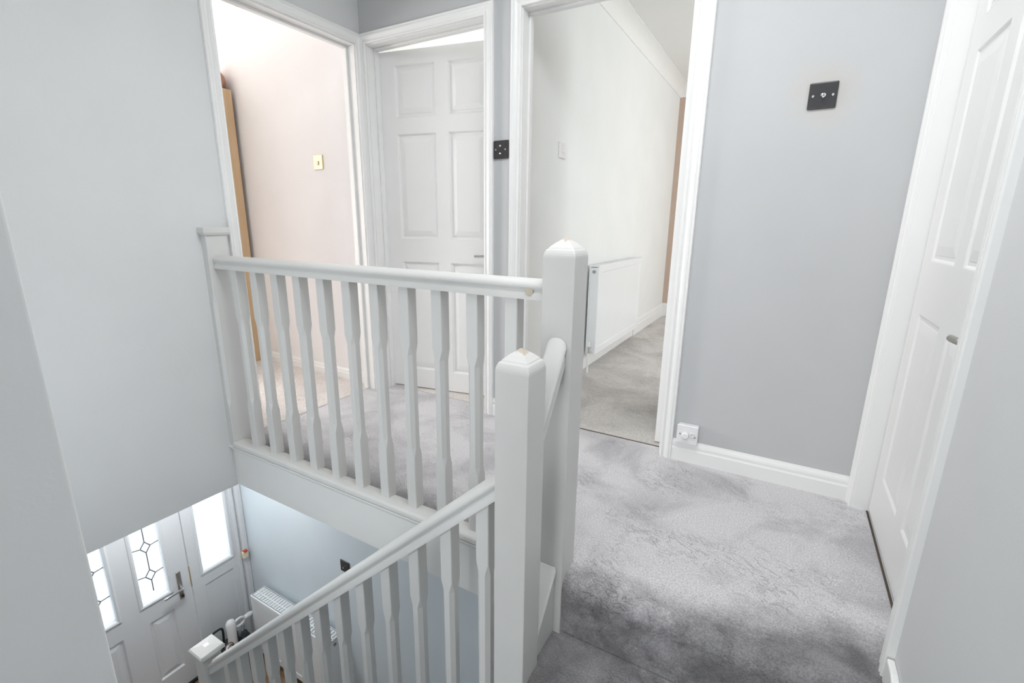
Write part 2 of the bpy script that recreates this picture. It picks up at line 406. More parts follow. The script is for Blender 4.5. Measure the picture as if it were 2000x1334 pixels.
# ------------------------------------------------------------------ floors
def landing_carpet():
    """one carpet: flat landing, rolled over a round nosing and down the riser of the first step"""
    bm = bmesh.new()
    # main area
    def grid(xs, prof):
        rows = [[bm.verts.new((x, y, z)) for x in xs] for (y, z) in prof]
        for r0, r1 in zip(rows, rows[1:]):
            for i in range(len(xs) - 1): bm.faces.new((r0[i], r0[i + 1], r1[i + 1], r1[i]))
    nose = [(-0.004, -0.2), (-0.008, -0.12), (-0.012, -0.07)]
    nose += [(0.036 - 0.05 * math.cos(t), -0.05 + 0.05 * math.sin(t)) for t in [math.radians(d) for d in (0, 15, 30, 45, 60, 75, 90)]]
    flat = [(y, 0.0) for y in (0.2, 0.4, 0.6, 0.8, 1.045)]
    xs = [1.64 + (XR - 1.64) * i / 12 for i in range(13)]
    grid(xs, nose + flat)
    xs2 = [0.0 + 1.64 * i / 12 for i in range(13)]
    grid(xs2, [(0.03, -0.03), (0.03, 0.0)] + flat)
    grid([-0.04, 0.0], [(D1[0] - LIN, 0.0), (D1[1] + LIN, 0.0)])
    grid([XR, XR + 0.05], [(D4[0] - LIN, 0.0), (D4[1] + LIN, 0.0)])
    bmesh.ops.remove_doubles(bm, verts=bm.verts, dist=1e-4)
    bmesh.ops.recalc_face_normals(bm, faces=bm.faces)
    return bm
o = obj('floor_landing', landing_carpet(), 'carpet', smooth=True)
tag(o, 'silver grey landing carpet rolled over the top stair edge', 'floor', kind=S)
tag(obj('floor_bedroom', slab('z', -0.05, 0.002, 0.985, 4.2, 1.053, 4.62), 'carpet_beige'), 'beige grey bedroom carpet beyond the middle doorway', 'floor', kind=S)
tag(obj('floor_small_room', slab('z', -0.05, 0.004, -0.1, 0.90, 1.05, 3.4), 'carpet_cream'), 'cream carpet showing under the ajar panelled door', 'floor', kind=S)
tag(obj('floor_pink_bedroom', slab('z', -0.1, 0.003, -3.4, -0.045, -0.99, 0.985), 'carpet_cream'), 'cream carpet of the pink bedroom', 'floor', kind=S)
tag(obj('floor_side_room', slab('z', -0.1, 0.0, XR + .055, 3.6, -0.5, Y3), 'carpet_beige'), 'beige carpet behind the closed right-hand door', 'floor', kind=S)
tag(obj('trim_threshold', join(bx(D3[0], D3[1], 1.044, 1.054, -0.02, 0.0005), ), 'dark_gap'), 'dark join strip between landing and bedroom carpets', 'trim', kind=S)
tag(obj('trim_door_gap', bx(XR + 0.043, XR + 0.050, D4[0], D4[1], -0.02, 0.0015), 'dark_gap'), 'dark carpet edge under the closed right-hand door', 'trim', kind=S)

hf = thing('floor_hall', (0.3, 0, ZG), 'brown wood laminate floor of the hall downstairs', 'floor', kind=S)
yb = -0.99; k = 0
while yb < YH - 0.001:
    y1 = min(yb + 0.19, YH); x = XD - 0.02 - (k % 3) * 0.4
    while x < 2.0:
        x1 = min(x + 1.2, 2.0)
        obj('plank', bx(max(x, XD - .02) + .001, x1 - .001, yb + .001, y1 - .001, ZG - 0.02, ZG), 'oak_floor', hf)
        x = x1
    yb = y1; k += 1
tag(obj('floor_hall_base', bx(XD - .02, 2.0, -0.99, YH, ZG - 0.06, ZG - 0.021), 'dark_gap'), 'dark underlay below the hall planks', 'floor', kind=S)
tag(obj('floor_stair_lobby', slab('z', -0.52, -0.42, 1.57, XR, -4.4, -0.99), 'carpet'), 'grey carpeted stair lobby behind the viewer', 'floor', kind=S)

# ------------------------------------------------------------------ door casings (lining, stops, architraves)
def frame_xf(axis, face, out):
    """maps (u along wall, n out of the wall towards the landing, z) to world"""
    if axis == 'y': return lambda u, n, z: Vector((u, face + out * n, z))
    return lambda u, n, z: Vector((face + out * n, u, z))
ARCH = [(0.005, 0.0), (0.005, 0.010), (0.007, 0.0135), (0.011, 0.0150), (0.015, 0.0140), (0.0165, 0.0105), (0.0185, 0.0105), (0.026, 0.0135),
        (0.034, 0.0185), (0.039, 0.0200), (0.044, 0.0195), (0.0465, 0.0165), (0.0485, 0.0165), (0.0515, 0.0190), (0.0555, 0.0185), (0.058, 0.014), (0.058, 0.0)]
def fbox(X, u0, u1, n0, n1, z0, z1):
    bm = bmesh.new(); v = box(bm, 0, 1, 0, 1, 0, 1)
    for q in v:
        q.co = X(u0 + (u1 - u0) * q.co.x, n0 + (n1 - n0) * q.co.y, z0 + (z1 - z0) * q.co.z)
    bmesh.ops.recalc_face_normals(bm, faces=bm.faces); return bm
def casing(name, axis, face, out, d, label, sl=1.0, sr=1.0, zb=(0, 0), stop=(0.052, 0.082), stopside=True):
    X = frame_xf(axis, face, out); u0, u1 = d
    root = thing(name, X((u0 + u1) / 2, 0, 0), label, 'door frame', kind=S)
    for (e, s, sc, z0) in ((u0, -1, sl, zb[0]), (u1, 1, sr, zb[1])):
        obj('architrave', loft([[X(e + s * a_ * sc, b_, z0) for a_, b_ in ARCH], [X(e + s * a_ * sc, b_, DH + a_) for a_, b_ in ARCH]]), 'gloss', root)
        obj('jamb', fbox(X, e, e + s * LIN, 0.0, -0.10, z0, DH), 'gloss', root)
        if stopside: obj('door_stop', fbox(X, e, e - s * 0.012, -stop[0], -stop[1], 0, DH - .012), 'gloss', root, bevel=0.002)
    obj('architrave_head', loft([[X(u0 - a_ * sl, b_, DH + a_) for a_, b_ in ARCH], [X(u1 + a_ * sr, b_, DH + a_) for a_, b_ in ARCH]]), 'gloss', root)
    obj('head_jamb', fbox(X, u0 - LIN, u1 + LIN, 0.0, -0.10, DH, DH + LIN), 'gloss', root)
    if stopside: obj('door_stop', fbox(X, u0, u1, -stop[0], -stop[1], DH - 0.012, DH), 'gloss', root, bevel=0.002)
    return root
t1 = casing('trim_1', 'x', 0.0, 1, D1, 'white moulded door frame of the left doorway to the pink room', 1.0, 0.74)
obj('strike_plate', bx(-0.095, -0.072, 0.9235, 0.9255, 0.80, 0.895), 'steel', t1)
obj('latch_slot', bx(-0.090, -0.078, 0.9225, 0.9240, 0.815, 0.872), 'dark_gap', t1)
t2 = casing('trim_2', 'y', Y3, -1, D2, 'white moulded door frame round the ajar panelled door', 0.78, 1.0)
t3 = casing('trim_3', 'y', Y3, -1, D3, 'white moulded door frame of the middle open doorway', 1.0, 1.0)
sp = obj('strike_plate', bx(1.0355, 1.0385, 1.048, 1.066, 0.785, 0.90), 'chrome', t3)
obj('latch_slot', bx(1.0375, 1.0395, 1.053, 1.061, 0.80, 0.87), 'dark_gap', sp)
t4 = casing('trim_4', 'x', XR, -1, D4, 'white door frame of the closed door on the right', 1.0, 1.0, zb=(-0.05, 0), stopside=False)

# ------------------------------------------------------------------ six panel doors
RINGS = [(0.0, 0.0), (0.003, 0.003), (0.009, 0.012), (0.018, 0.012), (0.021, 0.009), (0.048, 0.002)]
def door_leaf(name, loc, rz, W, Hh, cols, rows, label, depth=1.0):
    root = thing(name, loc, label, 'door', kind=S, rz=rz)
    holes = [(c0, c1, r0, r1) for c0, c1 in cols for r0, r1 in rows]
    obj('leaf', slab('y', 0.0, 0.035, 0.0, W, 0.012, Hh, holes), 'gloss', root, bevel=0.0012, local=True)
    for (c0, c1, r0, r1) in holes:
        rg = [[(c0 + i, e * depth, r0 + i), (c1 - i, e * depth, r0 + i), (c1 - i, e * depth, r1 - i), (c0 + i, e * depth, r1 - i)] for i, e in RINGS]
        rb = [[(c0, 0.03, r0), (c1, 0.03, r0), (c1, 0.03, r1), (c0, 0.03, r1)]]
        obj('panel', loft(rb + rg), 'gloss', root, local=True)
    return root
COLS = ((0.100, 0.352), (0.430, 0.668)); ROWS = ((0.135, 0.82), (0.96, 1.55), (1.64, 1.91))
d2 = door_leaf('door_2', (D2[0] + 0.008, 1.052, 0.0), math.radians(10.5), 0.766, 1.985, COLS, ROWS,
               'white six-panel internal door standing ajar into a bright room')
def lever(root, u, z, dirn, mat='chrome', L=0.095):
    h = obj('handle', join(lathe((u, 0, z), (0, -1, 0), [(0, 0.0), (0, 0.025), (0.006, 0.025), (0.008, 0.022), (0.008, 0.0)]),
                           tube(smooth_path([(u, -0.006, z), (u, -0.038, z), (u + dirn * 0.012, -0.046, z), (u + dirn * L, -0.046, z - 0.002)], 6), 0.008)), mat, root, smooth='auto', local=True)
    return h
lever(d2, 0.700, 0.872, -1)
# middle bedroom door folded back inside the room (hinged on the right jamb)
d3 = door_leaf('door_3', (D3[1] - 0.012, Y3 + 0.105, 0.0), math.radians(88), 0.762, 1.985, COLS, ROWS,
               'white six-panel door opened flat into the white bedroom')
# right hand door, closed: leaf face looks towards -x  (local x runs along -y)
d4 = door_leaf('door_4', (XR + 0.05, D4[1] - 0.003, 0.0), math.radians(-90), 0.766, 1.985, COLS, ((0.185, 0.785), (0.955, 1.55), (1.64, 1.91)),
               'white six-panel door shut in the right-hand wall', depth=0.45)
lever(d4, 0.706, 0.812, -1, 'steel', L=0.052)
d1 = door_leaf('door_1', (-0.106, D1[0] + 0.003, 0.0), math.radians(183), 0.762, 1.985, COLS, ROWS,
               'white six-panel door swung open inside the pink bedroom')

# ------------------------------------------------------------------ skirtings, coving, fascia
SK = [(0.0, 0.0), (0.016, 0.0), (0.016, 0.058), (0.014, 0.062), (0.0125, 0.066), (0.0125, 0.078), (0.011, 0.086), (0.006, 0.094), (0.004, 0.100), (0.0, 0.100)]
def skirting(name, axis, face, out, u0, u1, label, h=1.0, th=1.0):
    X = frame_xf(axis, face, out)
    return tag(obj(name, loft([[X(u, n * th, z * h) for n, z in SK] for u in (u0, u1)]), 'gloss'), label, 'skirting board', kind=S)
skirting('baseboard_far', 'y', Y3, -1, D3[1] + 0.058, XR - 0.019, 'white moulded skirting board below the dimmer switch wall')
skirting('baseboard_pink', 'y', 0.985, -1, -3.4, -0.10, 'white skirting along the pink bedroom wall', 0.75)
skirting('baseboard_bedroom', 'x', 0.985, 1, 1.07, 3.36, 'low white skirting under the bedroom radiator', 1.35, 0.6)
skirting('baseboard_bedroom_end', 'x', 0.985, 1, 3.36, 4.604, 'white skirting in the bedroom beyond the radiator', 1.55, 1.25)
skirting('baseboard_beige', 'y', 4.62, -1, 0.985, 4.2, 'white skirting under the beige feature wall', 1.55)
skirting('baseboard_switch', 'y', Y3, -1, D2[1] + 0.058, D3[0] - 0.058, 'short white skirting between the two far doorways')
# raked skirting running down the stairs on the right-hand wall
ry = [(0.078, 0.062), (0.03, 0.062), (-0.99, -0.30)]
def raked(off):
    return [(XR - off, y, z) for y, z in ry]
bm = bmesh.new()
vf = [bm.verts.new((XR - 0.016, y, z)) for y, z in ry] + [bm.verts.new((XR - 0.016, -0.99, -0.75)), bm.verts.new((XR - 0.016, 0.078, -0.22))]
vb = [bm.verts.new((XR, v.co.y, v.co.z)) for v in vf]
bm.faces.new(vf); bm.faces.new(vb[::-1])
for i in range(5):
    j = (i + 1) % 5; bm.faces.new((vf[i], vf[j], vb[j], vb[i]))
bmesh.ops.recalc_face_normals(bm, faces=bm.faces)
tag(obj('baseboard_stair', bm, 'gloss', bevel=0.004), 'white raked skirting starting beside the closed door frame', 'skirting board', kind=S)
COV = [(0.0, 0.0), (0.0, -0.095), (0.006, -0.095), (0.010, -0.080), (0.022, -0.050), (0.045, -0.026), (0.078, -0.010), (0.095, -0.006), (0.095, 0.0)]
def coving(name, axis, face, out, u0, u1, label, mat='ceiling'):
    X = frame_xf(axis, face, out)
    return tag(obj(name, loft([[X(u, n, ZC + z) for n, z in COV] for u in (u0, u1)]), mat, smooth='auto'), label, 'coving', kind=S)
coving('trim_coving_bedroom', 'x', 0.985, 1, 1.07, 4.62, 'white plaster coving above the white bedroom wall')
coving('trim_coving_beige', 'y', 4.62, -1, 0.985, 4.2, 'white plaster coving above the beige wall')
coving('trim_coving_pink', 'y', 0.985, -1, -3.4, -0.1, 'white coving above the pink bedroom wall')
X0, X1 = 0.0, 1.652
fa = thing('trim_fascia', (0.8, 0.0, FZ), 'white apron board facing the stairwell below the landing balusters', 'fascia', kind=S)
obj('board', bx(X0, X1, -0.006, 0.028, FZ + 0.004, -0.002), 'gloss', fa)
obj('moulding', loft([[(x, -0.006 + n, z) for n, z in ((0, 0), (-0.016, 0), (-0.016, -0.006), (-0.012, -0.010), (-0.007, -0.018), (-0.004, -0.026), (0, -0.030))] for x in (X0, X1)]), 'gloss', fa)

# ------------------------------------------------------------------ balustrades
RAIL = [(0.0, 0.0), (0.013, -0.0015), (0.022, -0.006), (0.0275, -0.013), (0.0295, -0.021), (0.0275, -0.027), (0.024, -0.031), (0.0235, -0.036), (0.027, -0.041), (0.0275, -0.058)]
RAIL = [(-y, z) for y, z in RAIL[:0:-1]] + RAIL
def baluster_mesh(L, w=0.042, zl=0.25, zh=0.76, slope=0.0, ext=0.0):
    """stop-chamfered square spindle, base centre at origin; slope tilts both ends to a raking rail"""
    h = w / 2; rings = []
    for z, cf in ((0, .002), (zl * L, .002), (zl * L + .035, .0115), (zh * L - .035, .0115), (zh * L, .002), (L, .002)):
        pts = [(h, -h + cf), (h, h - cf), (h - cf, h), (-h + cf, h), (-h, h - cf), (-h, -h + cf), (-h + cf, -h), (h - cf, -h)]
        end = z in (0, L)
        rings.append([(x, y, z + (slope * x if end else 0)) for x, y in pts])
    me = bpy.data.meshes.new('baluster'); bm = loft(rings); bm.to_mesh(me); bm.free()
    me.materials.append(M['aged']); return me
def newel(name, cx, cy, half, z0, ztop, parent, mat, chamfer=True):
    h = half
    def ring(z, k): return [(cx + sx * h * k, cy + sy * h * k, z) for sx, sy in ((-1, -1), (1, -1), (1, 1), (-1, 1))]
    prof = [(z0, 1), (ztop - 0.052, 1), (ztop - 0.046, 0.985), (ztop - 0.040, 0.95), (ztop - 0.034, 0.895), (ztop - 0.0305, 0.84), (ztop - 0.0295, 0.79),
            (ztop - 0.0255, 0.735), (ztop - 0.014, 0.46), (ztop - 0.004, 0.16), (ztop, 0.05)]
    return obj(name, loft([ring(z, k) for z, k in prof]), mat, parent, bevel=0.002, angle=70)

lb = thing('landing_balustrade', (0.85, 0.0285, 0.0), 'white painted level balustrade along the landing edge with eleven spindles', 'balustrade')
YC = 0.0285
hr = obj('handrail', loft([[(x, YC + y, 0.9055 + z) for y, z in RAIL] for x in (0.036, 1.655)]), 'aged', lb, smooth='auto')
obj('wood_plug', lathe((1.603, YC - 0.0265, 0.8715), (0, -1, 0), [(0, 0.0), (0, 0.013), (0.0018, 0.012), (0.0022, 0.0)]), 'plug', hr)
BASE = [(-0.026, 0.0), (-0.034, 0.006), (-0.034, 0.022), (-0.030, 0.028), (-0.024, 0.030), (0.024, 0.030), (0.030, 0.028), (0.034, 0.022), (0.034, 0.0)]
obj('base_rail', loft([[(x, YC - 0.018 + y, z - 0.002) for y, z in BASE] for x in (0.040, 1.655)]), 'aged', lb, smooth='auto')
bme = baluster_mesh(0.847 - 0.026)
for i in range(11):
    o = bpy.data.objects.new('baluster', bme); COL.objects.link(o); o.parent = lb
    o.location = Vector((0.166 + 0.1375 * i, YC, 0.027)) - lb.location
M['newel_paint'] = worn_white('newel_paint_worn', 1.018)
newel('newel_post', 1.6985, 0.0285, 0.0465, -0.45, 1.020, lb, 'newel_paint')
hn = obj('half_newel', loft([[(x, y, z) for x, y in ((0.0, -0.016), (0.038 - cf, -0.016), (0.038, -0.016 + cf), (0.038, 0.076), (0.0, 0.076))]
                             for z, cf in ((-0.002, .002), (0.20, .002), (0.235, .012), (0.70, .012), (0.735, .002), (0.998, .002))]), 'aged', lb)
obj('newel_cap', loft([[(x * sx0, y0 + (y1 - y0) * t_, z) for x, t_ in ((0, 0), (1, 0), (1, 1), (0, 1))] for z, sx0, y0, y1 in
                       ((0.992, 0.045, -0.022, 0.082), (1.002, 0.050, -0.028, 0.088), (1.020, 0.050, -0.028, 0.088), (1.024, 0.047, -0.025, 0.085))]), 'aged', hn)

sb = thing('stair_balustrade', (0.75, -0.1925, -0.6), 'white painted raking balustrade descending the lower stair flight to the hall', 'balustrade')
YF = -0.1925; SL = 0.9133; VS = 1.0 / math.cos(math.atan(SL))
def rtop(x): return 0.405 + SL * (x - 1.612)
def pitch(x): return -0.6 + 0.9133 * (x - 1.62)
obj('handrail', loft([[(x, YF + y, rtop(x) + z * VS) for y, z in RAIL] for x in (-0.128, 1.645)]), 'aged', sb, smooth='auto')
M['newel_paint2'] = worn_white('newel_paint_worn_low', 0.7575)
newel('newel_post', 1.6865, YF, 0.0465, -0.95, 0.762, sb, 'newel_paint2')
obj('string', loft([[(x, YF + y, pitch(x) + z) for y, z in ((-0.022, -0.30), (0.022, -0.30), (0.022, 0.03), (0.030, 0.035), (0.030, 0.058), (-0.030, 0.058), (-0.030, 0.035), (-0.022, 0.03))] for x in (-0.128, 1.645)]), 'aged', sb)
flen = (rtop(0) - 0.0575 * VS) - (pitch(0) + 0.052)
fme = baluster_mesh(flen, zl=0.22, zh=0.80, slope=SL)
for i in range(13):
    x = 1.563 + 0.021 - 0.1283 * i
    o = bpy.data.objects.new('baluster', fme); COL.objects.link(o); o.parent = sb
    o.location = Vector((x, YF, pitch(x) + 0.054)) - sb.location
bn = obj('newel_post', loft([[(-0.170 + sx * 0.0455, YF + sy * 0.0455, z) for sx, sy in ((-1, -1), (1, -1), (1, 1), (-1, 1))] for z in (ZG, -1.150)]), 'aged', sb, bevel=0.003)
obj('newel_cap', loft([[(-0.170 + sx * k, YF + sy * k, z) for sx, sy in ((-1, -1), (1, -1), (1, 1), (-1, 1))] for k, z in
                       ((0.047, -1.160), (0.056, -1.150), (0.061, -1.146), (0.061, -1.130), (0.055, -1.122), (0.012, -1.112))]), 'aged', bn)
# short raking rail and string joining the two top newels
def srt(y): return 0.757 + 1.45 * (y + 0.018)
obj('handrail', loft([[(1.702 + u, y, srt(y) + z * 1.3) for u, z in RAIL] for y in (-0.150, -0.0192)]), 'aged', sb, smooth='auto')
def sst(y): return 0.038 + 1.25 * (y + 0.018)
obj('string', loft([[(1.696 + u, y, sst(y) + z if z > -0.2 else -0.40) for u, z in ((-0.026, -0.3), (0.026, -0.3), (0.026, -0.028), (0.031, -0.022), (0.031, -0.008), (0.026, -0.0), (-0.026, 0.0))] for y in (-0.150, -0.0192)]), 'aged', sb)

# ------------------------------------------------------------------ stairs
st = thing('staircase', (0.9, -0.6, ZG), 'grey carpeted stairs turning down from the landing to the hall', 'stairs', kind=S)
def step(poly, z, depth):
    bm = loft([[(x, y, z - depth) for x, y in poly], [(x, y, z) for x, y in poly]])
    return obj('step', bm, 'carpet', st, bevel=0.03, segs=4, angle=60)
step([(1.66, 0.02), (XR, 0.02), (XR, -0.66), (1.74, -0.235), (1.66, -0.15)], -0.2, 0.3)
step([(1.66, -0.19), (1.735, -0.215), (XR, -0.64), (XR, -1.0), (2.15, -1.0)], -0.4, 0.3)
step([(1.62, -0.20), (1.70, -0.21), (2.17, -0.99), (1.62, -0.99)], -0.6, 0.3)
for i in range(8):
    x1 = 1.64 - 0.22 * i
    step([(x1, -0.215), (x1 - 0.24, -0.215), (x1 - 0.24, -0.99), (x1, -0.99)], -0.8 - 0.2 * i, 0.3 if i < 7 else 0.2)

# ------------------------------------------------------------------ front door and sidelight (hall)
fd = thing('door_5', (XD, -0.12, ZG), 'white panelled front door with leaded obscured glass and lever handle', 'front door', kind=S)
GL = [(-0.362, -0.203), (-0.049, 0.110)]; GZ = (-1.54, -0.62)
PZ = (-2.207, -1.70); PY = [(-0.347, -0.190), (-0.034, 0.124)]
YL, YRr = -0.490, 0.252
obj('leaf', slab('x', XD - 0.045, XD, YL, YRr, ZG + 0.02, -0.40, [(g[0], g[1], *GZ) for g in GL] + [(q[0], q[1], *PZ) for q in PY]), 'upvc', fd, bevel=0.002)
def ring_frame(y0, y1, z0, z1, prof, x):
    """moulded bead round a rectangle; prof (outset from rect, protrusion)"""
    return loft([[(x + e, yy, zz) for e, yy, zz in ((e, y0 - o_, z0 - o_), (e, y1 + o_, z0 - o_), (e, y1 + o_, z1 + o_), (e, y0 - o_, z1 + o_))] for o_, e in prof], cap=False)
for g in GL:
    gl = obj('glass_pane', bx(XD - 0.026, XD - 0.020, g[0], g[1], *GZ), 'glass', fd)
    obj('glazing_bead', ring_frame(g[0], g[1], GZ[0], GZ[1], [(-0.002, -0.015), (0.004, 0.006), (0.014, 0.010), (0.024, 0.006), (0.028, 0.0)], XD), 'upvc', fd)
    yc = (g[0] + g[1]) / 2
    came = []
    def seg(p0, p1): came.append(cyl((XD - 0.017, *p0), (XD - 0.017, *p1), 0.0042, n=6))
    zs = [-0.91, -1.13, -1.35]; hw, hh = 0.030, 0.042
    prev = GZ[1]
    for z in zs:
        seg((yc, prev), (yc, z + hh)); prev = z - hh
        seg((yc, z + hh), (yc + hw, z)); seg((yc + hw, z), (yc, z - hh)); seg((yc, z - hh), (yc - hw, z)); seg((yc - hw, z), (yc, z + hh))
        seg((yc - hw, z), (g[0], z + 0.012)); seg((yc + hw, z), (g[1], z - 0.004 + .01))
    seg((yc, prev), (yc, -1.48))
    obj('lead_came', join(*came), 'lead', gl)
for q in PY:
    rg = [[(XD - e, q[0] + i, PZ[0] + i), (XD - e, q[1] - i, PZ[0] + i), (XD - e, q[1] - i, PZ[1] - i), (XD - e, q[0] + i, PZ[1] - i)] for i, e in RINGS]
    rb = [[(XD - 0.03, q[0], PZ[0]), (XD - 0.03, q[1], PZ[0]), (XD - 0.03, q[1], PZ[1]), (XD - 0.03, q[0], PZ[1])]]
    obj('panel', loft(rb + rg), 'upvc', fd)
bp_ = obj('handle_plate', bx(XD, XD + 0.012, 0.166, 0.196, -1.655, -1.425), 'steel', fd, bevel=0.006, segs=3)
obj('lever', tube(smooth_path([(XD + 0.01, 0.181, -1.545), (XD + 0.048, 0.181, -1.545), (XD + 0.056, 0.165, -1.545), (XD + 0.056, 0.055, -1.550)], 6), 0.009), 'chrome', bp_, smooth=True)
obj('key_cylinder', cyl((XD + 0.012, 0.181, -1.625), (XD + 0.022, 0.181, -1.625), 0.011), 'black_nickel', bp_)
obj('latch_keep', bx(XD - 0.01, XD + 0.003, 0.2515, 0.2585, -1.605, -1.435), 'brass', fd)
obj('threshold', bx(XD - 0.06, XD + 0.02, YL - .05, 0.30, ZG, ZG + 0.022), 'black_rubber', fd)
wf = thing('window_1', (XD, 0.45, ZG), 'white framed glazed sidelight beside the front door', 'window', kind=S)
obj('frame', slab('x', XD - 0.06, XD + 0.004, 0.258, 0.683, ZG, -0.40, [(0.345, 0.555, -1.537, -0.60), (0.345, 0.555, -2.28, -1.66)]), 'upvc', wf, bevel=0.003)
obj('glass_pane', bx(XD - 0.03, XD - 0.024, 0.345, 0.555, -1.537, -0.60), 'glass', wf)
obj('glazing_bead', ring_frame(0.345, 0.555, -1.537, -0.60, [(-0.004, -0.022), (0.0, 0.004), (0.010, 0.012), (0.022, 0.012), (0.026, 0.004)], XD), 'upvc', wf)
obj('infill_panel', bx(XD - 0.03, XD - 0.004, 0.345, 0.555, -2.28, -1.66), 'upvc', wf)
obj('frame_cover', bx(XD - 0.02, XD + 0.02, 0.600, 0.625, ZG, -0.40), 'upvc', wf, bevel=0.005)
obj('frame_cover', bx(XD - 0.02, XD + 0.035, 0.640, 0.683, ZG, -0.40), 'upvc', wf, bevel=0.008)
wl = thing('window_2', (XD, -0.53, ZG), 'white front door frame post hidden by the near wall', 'window', kind=S)
obj('frame', bx(XD - 0.06, XD + 0.004, -0.56, -0.494, ZG, -0.33), 'upvc', wl, bevel=0.003)
obj('head', bx(XD - 0.06, XD + 0.004, -0.494, 0.683, -0.40, -0.33), 'upvc', wl, bevel=0.003)

ch = thing('door_sensor', (XD + 0.03, 0.640, -1.585), 'small cream box with a red tab on the front door frame', 'sensor')
obj('body', bx(XD + 0.036, XD + 0.060, 0.618, 0.662, -1.60, -1.545), 'cream_plastic', ch, bevel=0.004)
obj('tab', bx(XD + 0.040, XD + 0.066, 0.628, 0.655, -1.545, -1.530), 'red_plastic', ch, bevel=0.002)
obj('bracket', bx(XD + 0.02, XD + 0.037, 0.624, 0.656, -1.595, -1.55), 'cream_plastic', ch)

# ------------------------------------------------------------------ room windows out of view (the stair ones are added for fill)
def room_window(name, axis, d0, d1, u0, u1, v0, v1, label):
    w = thing(name, {'x': (d0, (u0 + u1) / 2, v0), 'y': ((u0 + u1) / 2, d0, v0)}[axis], label, 'window', kind=S)
    um = (u0 + u1) / 2; f = 0.05
    obj('frame', slab(axis, d0, d1, u0, u1, v0, v1, [(u0 + f, um - f / 2, v0 + f, v1 - f), (um + f / 2, u1 - f, v0 + f, v1 - f)]), 'upvc', w)
    return w
room_window('window_3', 'x', 4.22, 4.28, 2.15, 3.85, 0.95, 2.15, 'white framed window of the white bedroom')
room_window('window_4', 'x', -3.48, -3.42, -0.92, 0.08, 0.35, 1.75, 'white framed window of the pink bedroom')
room_window('window_5', 'y', 3.42, 3.48, -0.1, 0.8, 0.95, 2.05, 'white framed window of the small room')
room_window('added_window_side', 'y', -1.08, -1.03, 0.27, 1.17, -0.15, 0.85, 'added white framed window lighting the lower stair flight')
room_window('added_window_back', 'y', -4.48, -4.42, 1.665, 2.465, -0.4, 1.3, 'added white framed stair window behind the viewer')

# ------------------------------------------------------------------ radiators
def radiator(name, axis, face, out, u0, u1, z0, z1, depth, label, flip=False, floor=0.0, valve_end=0):
    """double panel radiator; face = wall plane, out = direction into the room"""
    X = frame_xf(axis, face, out)
    root = thing(name, X((u0 + u1) / 2, depth / 2, floor), label, 'radiator')
    n0, n1 = 0.030, depth
    fbm = loft([[X(u, n, z) for u, z in ((u0 + i, z0 + i), (u1 - i, z0 + i), (u1 - i, z1 - i), (u0 + i, z1 - i))] for i, n in
                ((0, n1 - 0.014), (0, n1 - 0.004), (0.004, n1), (0.050, n1), (0.054, n1 - 0.004), (0.060, n1 - 0.004))])
    obj('front_panel', fbm, 'radiator', root)
    obj('back_panel', fbox(X, u0, u1, n0, n0 + 0.012, z0, z1), 'radiator', root, bevel=0.002)
    for u in (u0, u1 - 0.006):
        obj('end_panel', fbox(X, u, u + 0.006, n0 + 0.012, n1 - 0.012, z0 + 0.02, z1 - 0.003), 'radiator', root, bevel=0.002)
    tg = obj('top_grille', fbox(X, u0, u1, n0 + .012, n1 - 0.014, z1 - 0.016, z1 - 0.012), 'radiator', root)
    for n in (n0 + 0.006, (n0 + n1) / 2, n1 - 0.018):
        obj('grille_bar', fbox(X, u0 + 0.006, u1 - 0.006, n, n + 0.008, z1 - 0.010, z1), 'radiator', tg)
    k = int((u1 - u0) / 0.028)
    bms = fbox(X, -0.004, 0.004, n0 + 0.012, n1 - 0.016, z1 - 0.010, z1 - 0.001)
    me = bpy.data.meshes.new('grille_slat'); bms.to_mesh(me); bms.free(); me.materials.append(M['radiator'])
    base = X(0, 0, 0)
    for i in range(1, k):
        o = bpy.data.objects.new('grille_slat', me); COL.objects.link(o); o.parent = tg
        o.location = X(u0 + (u1 - u0) * i / k, 0, 0) - base - wloc(root)+ base*0
    ue, s = (u0, -1) if valve_end == 0 else (u1, 1)
    nm = (n0 + n1) / 2
    vb = obj('valve', join(cyl(X(ue, nm, z0 + 0.05), X(ue + s * 0.045, nm, z0 + 0.05), 0.009),
                           cyl(X(ue + s * 0.045, nm, z0 + 0.02), X(ue + s * 0.045, nm, z0 + 0.075), 0.011)), 'chrome', root, smooth='auto')
    obj('valve_cap', lathe(X(ue + s * 0.045, nm, z0 + 0.070), (0, 0, 1), [(0, 0.0), (0, 0.013), (0.03, 0.012), (0.034, 0.008), (0.034, 0)]), 'white_plastic', vb, smooth='auto')
    obj('pipe', cyl(X(ue + s * 0.045, nm, floor + 0.003), X(ue + s * 0.045, nm, z0 + 0.03), 0.0075), 'gloss', root, smooth='auto')
    obj('bleed_screw', lathe(X(ue, nm, z1 - 0.045), X(s, 0, 0) - X(0, 0, 0), [(-0.002, 0), (-0.002, 0.012), (0.006, 0.012), (0.007, 0.007), (0.003, 0.006), (0.003, 0)]), 'steel', root, smooth='auto')
    for u in (u0 + 0.18, u1 - 0.18):
        obj('bracket', fbox(X, u - 0.015, u + 0.015, 0.0015, n0, z0 + 0.05, z1 - 0.05), 'radiator', root)
    return root
radiator('radiator', 'x', 0.985, 1, 2.03, 3.15, 0.130, 0.778, 0.105, 'white panel radiator on the white bedroom wall through the middle doorway')
radiator('radiator', 'y', YH, -1, -1.09, -0.20, -2.32, -1.795, 0.150, 'white radiator with slatted top in the hall downstairs', floor=ZG, valve_end=1)

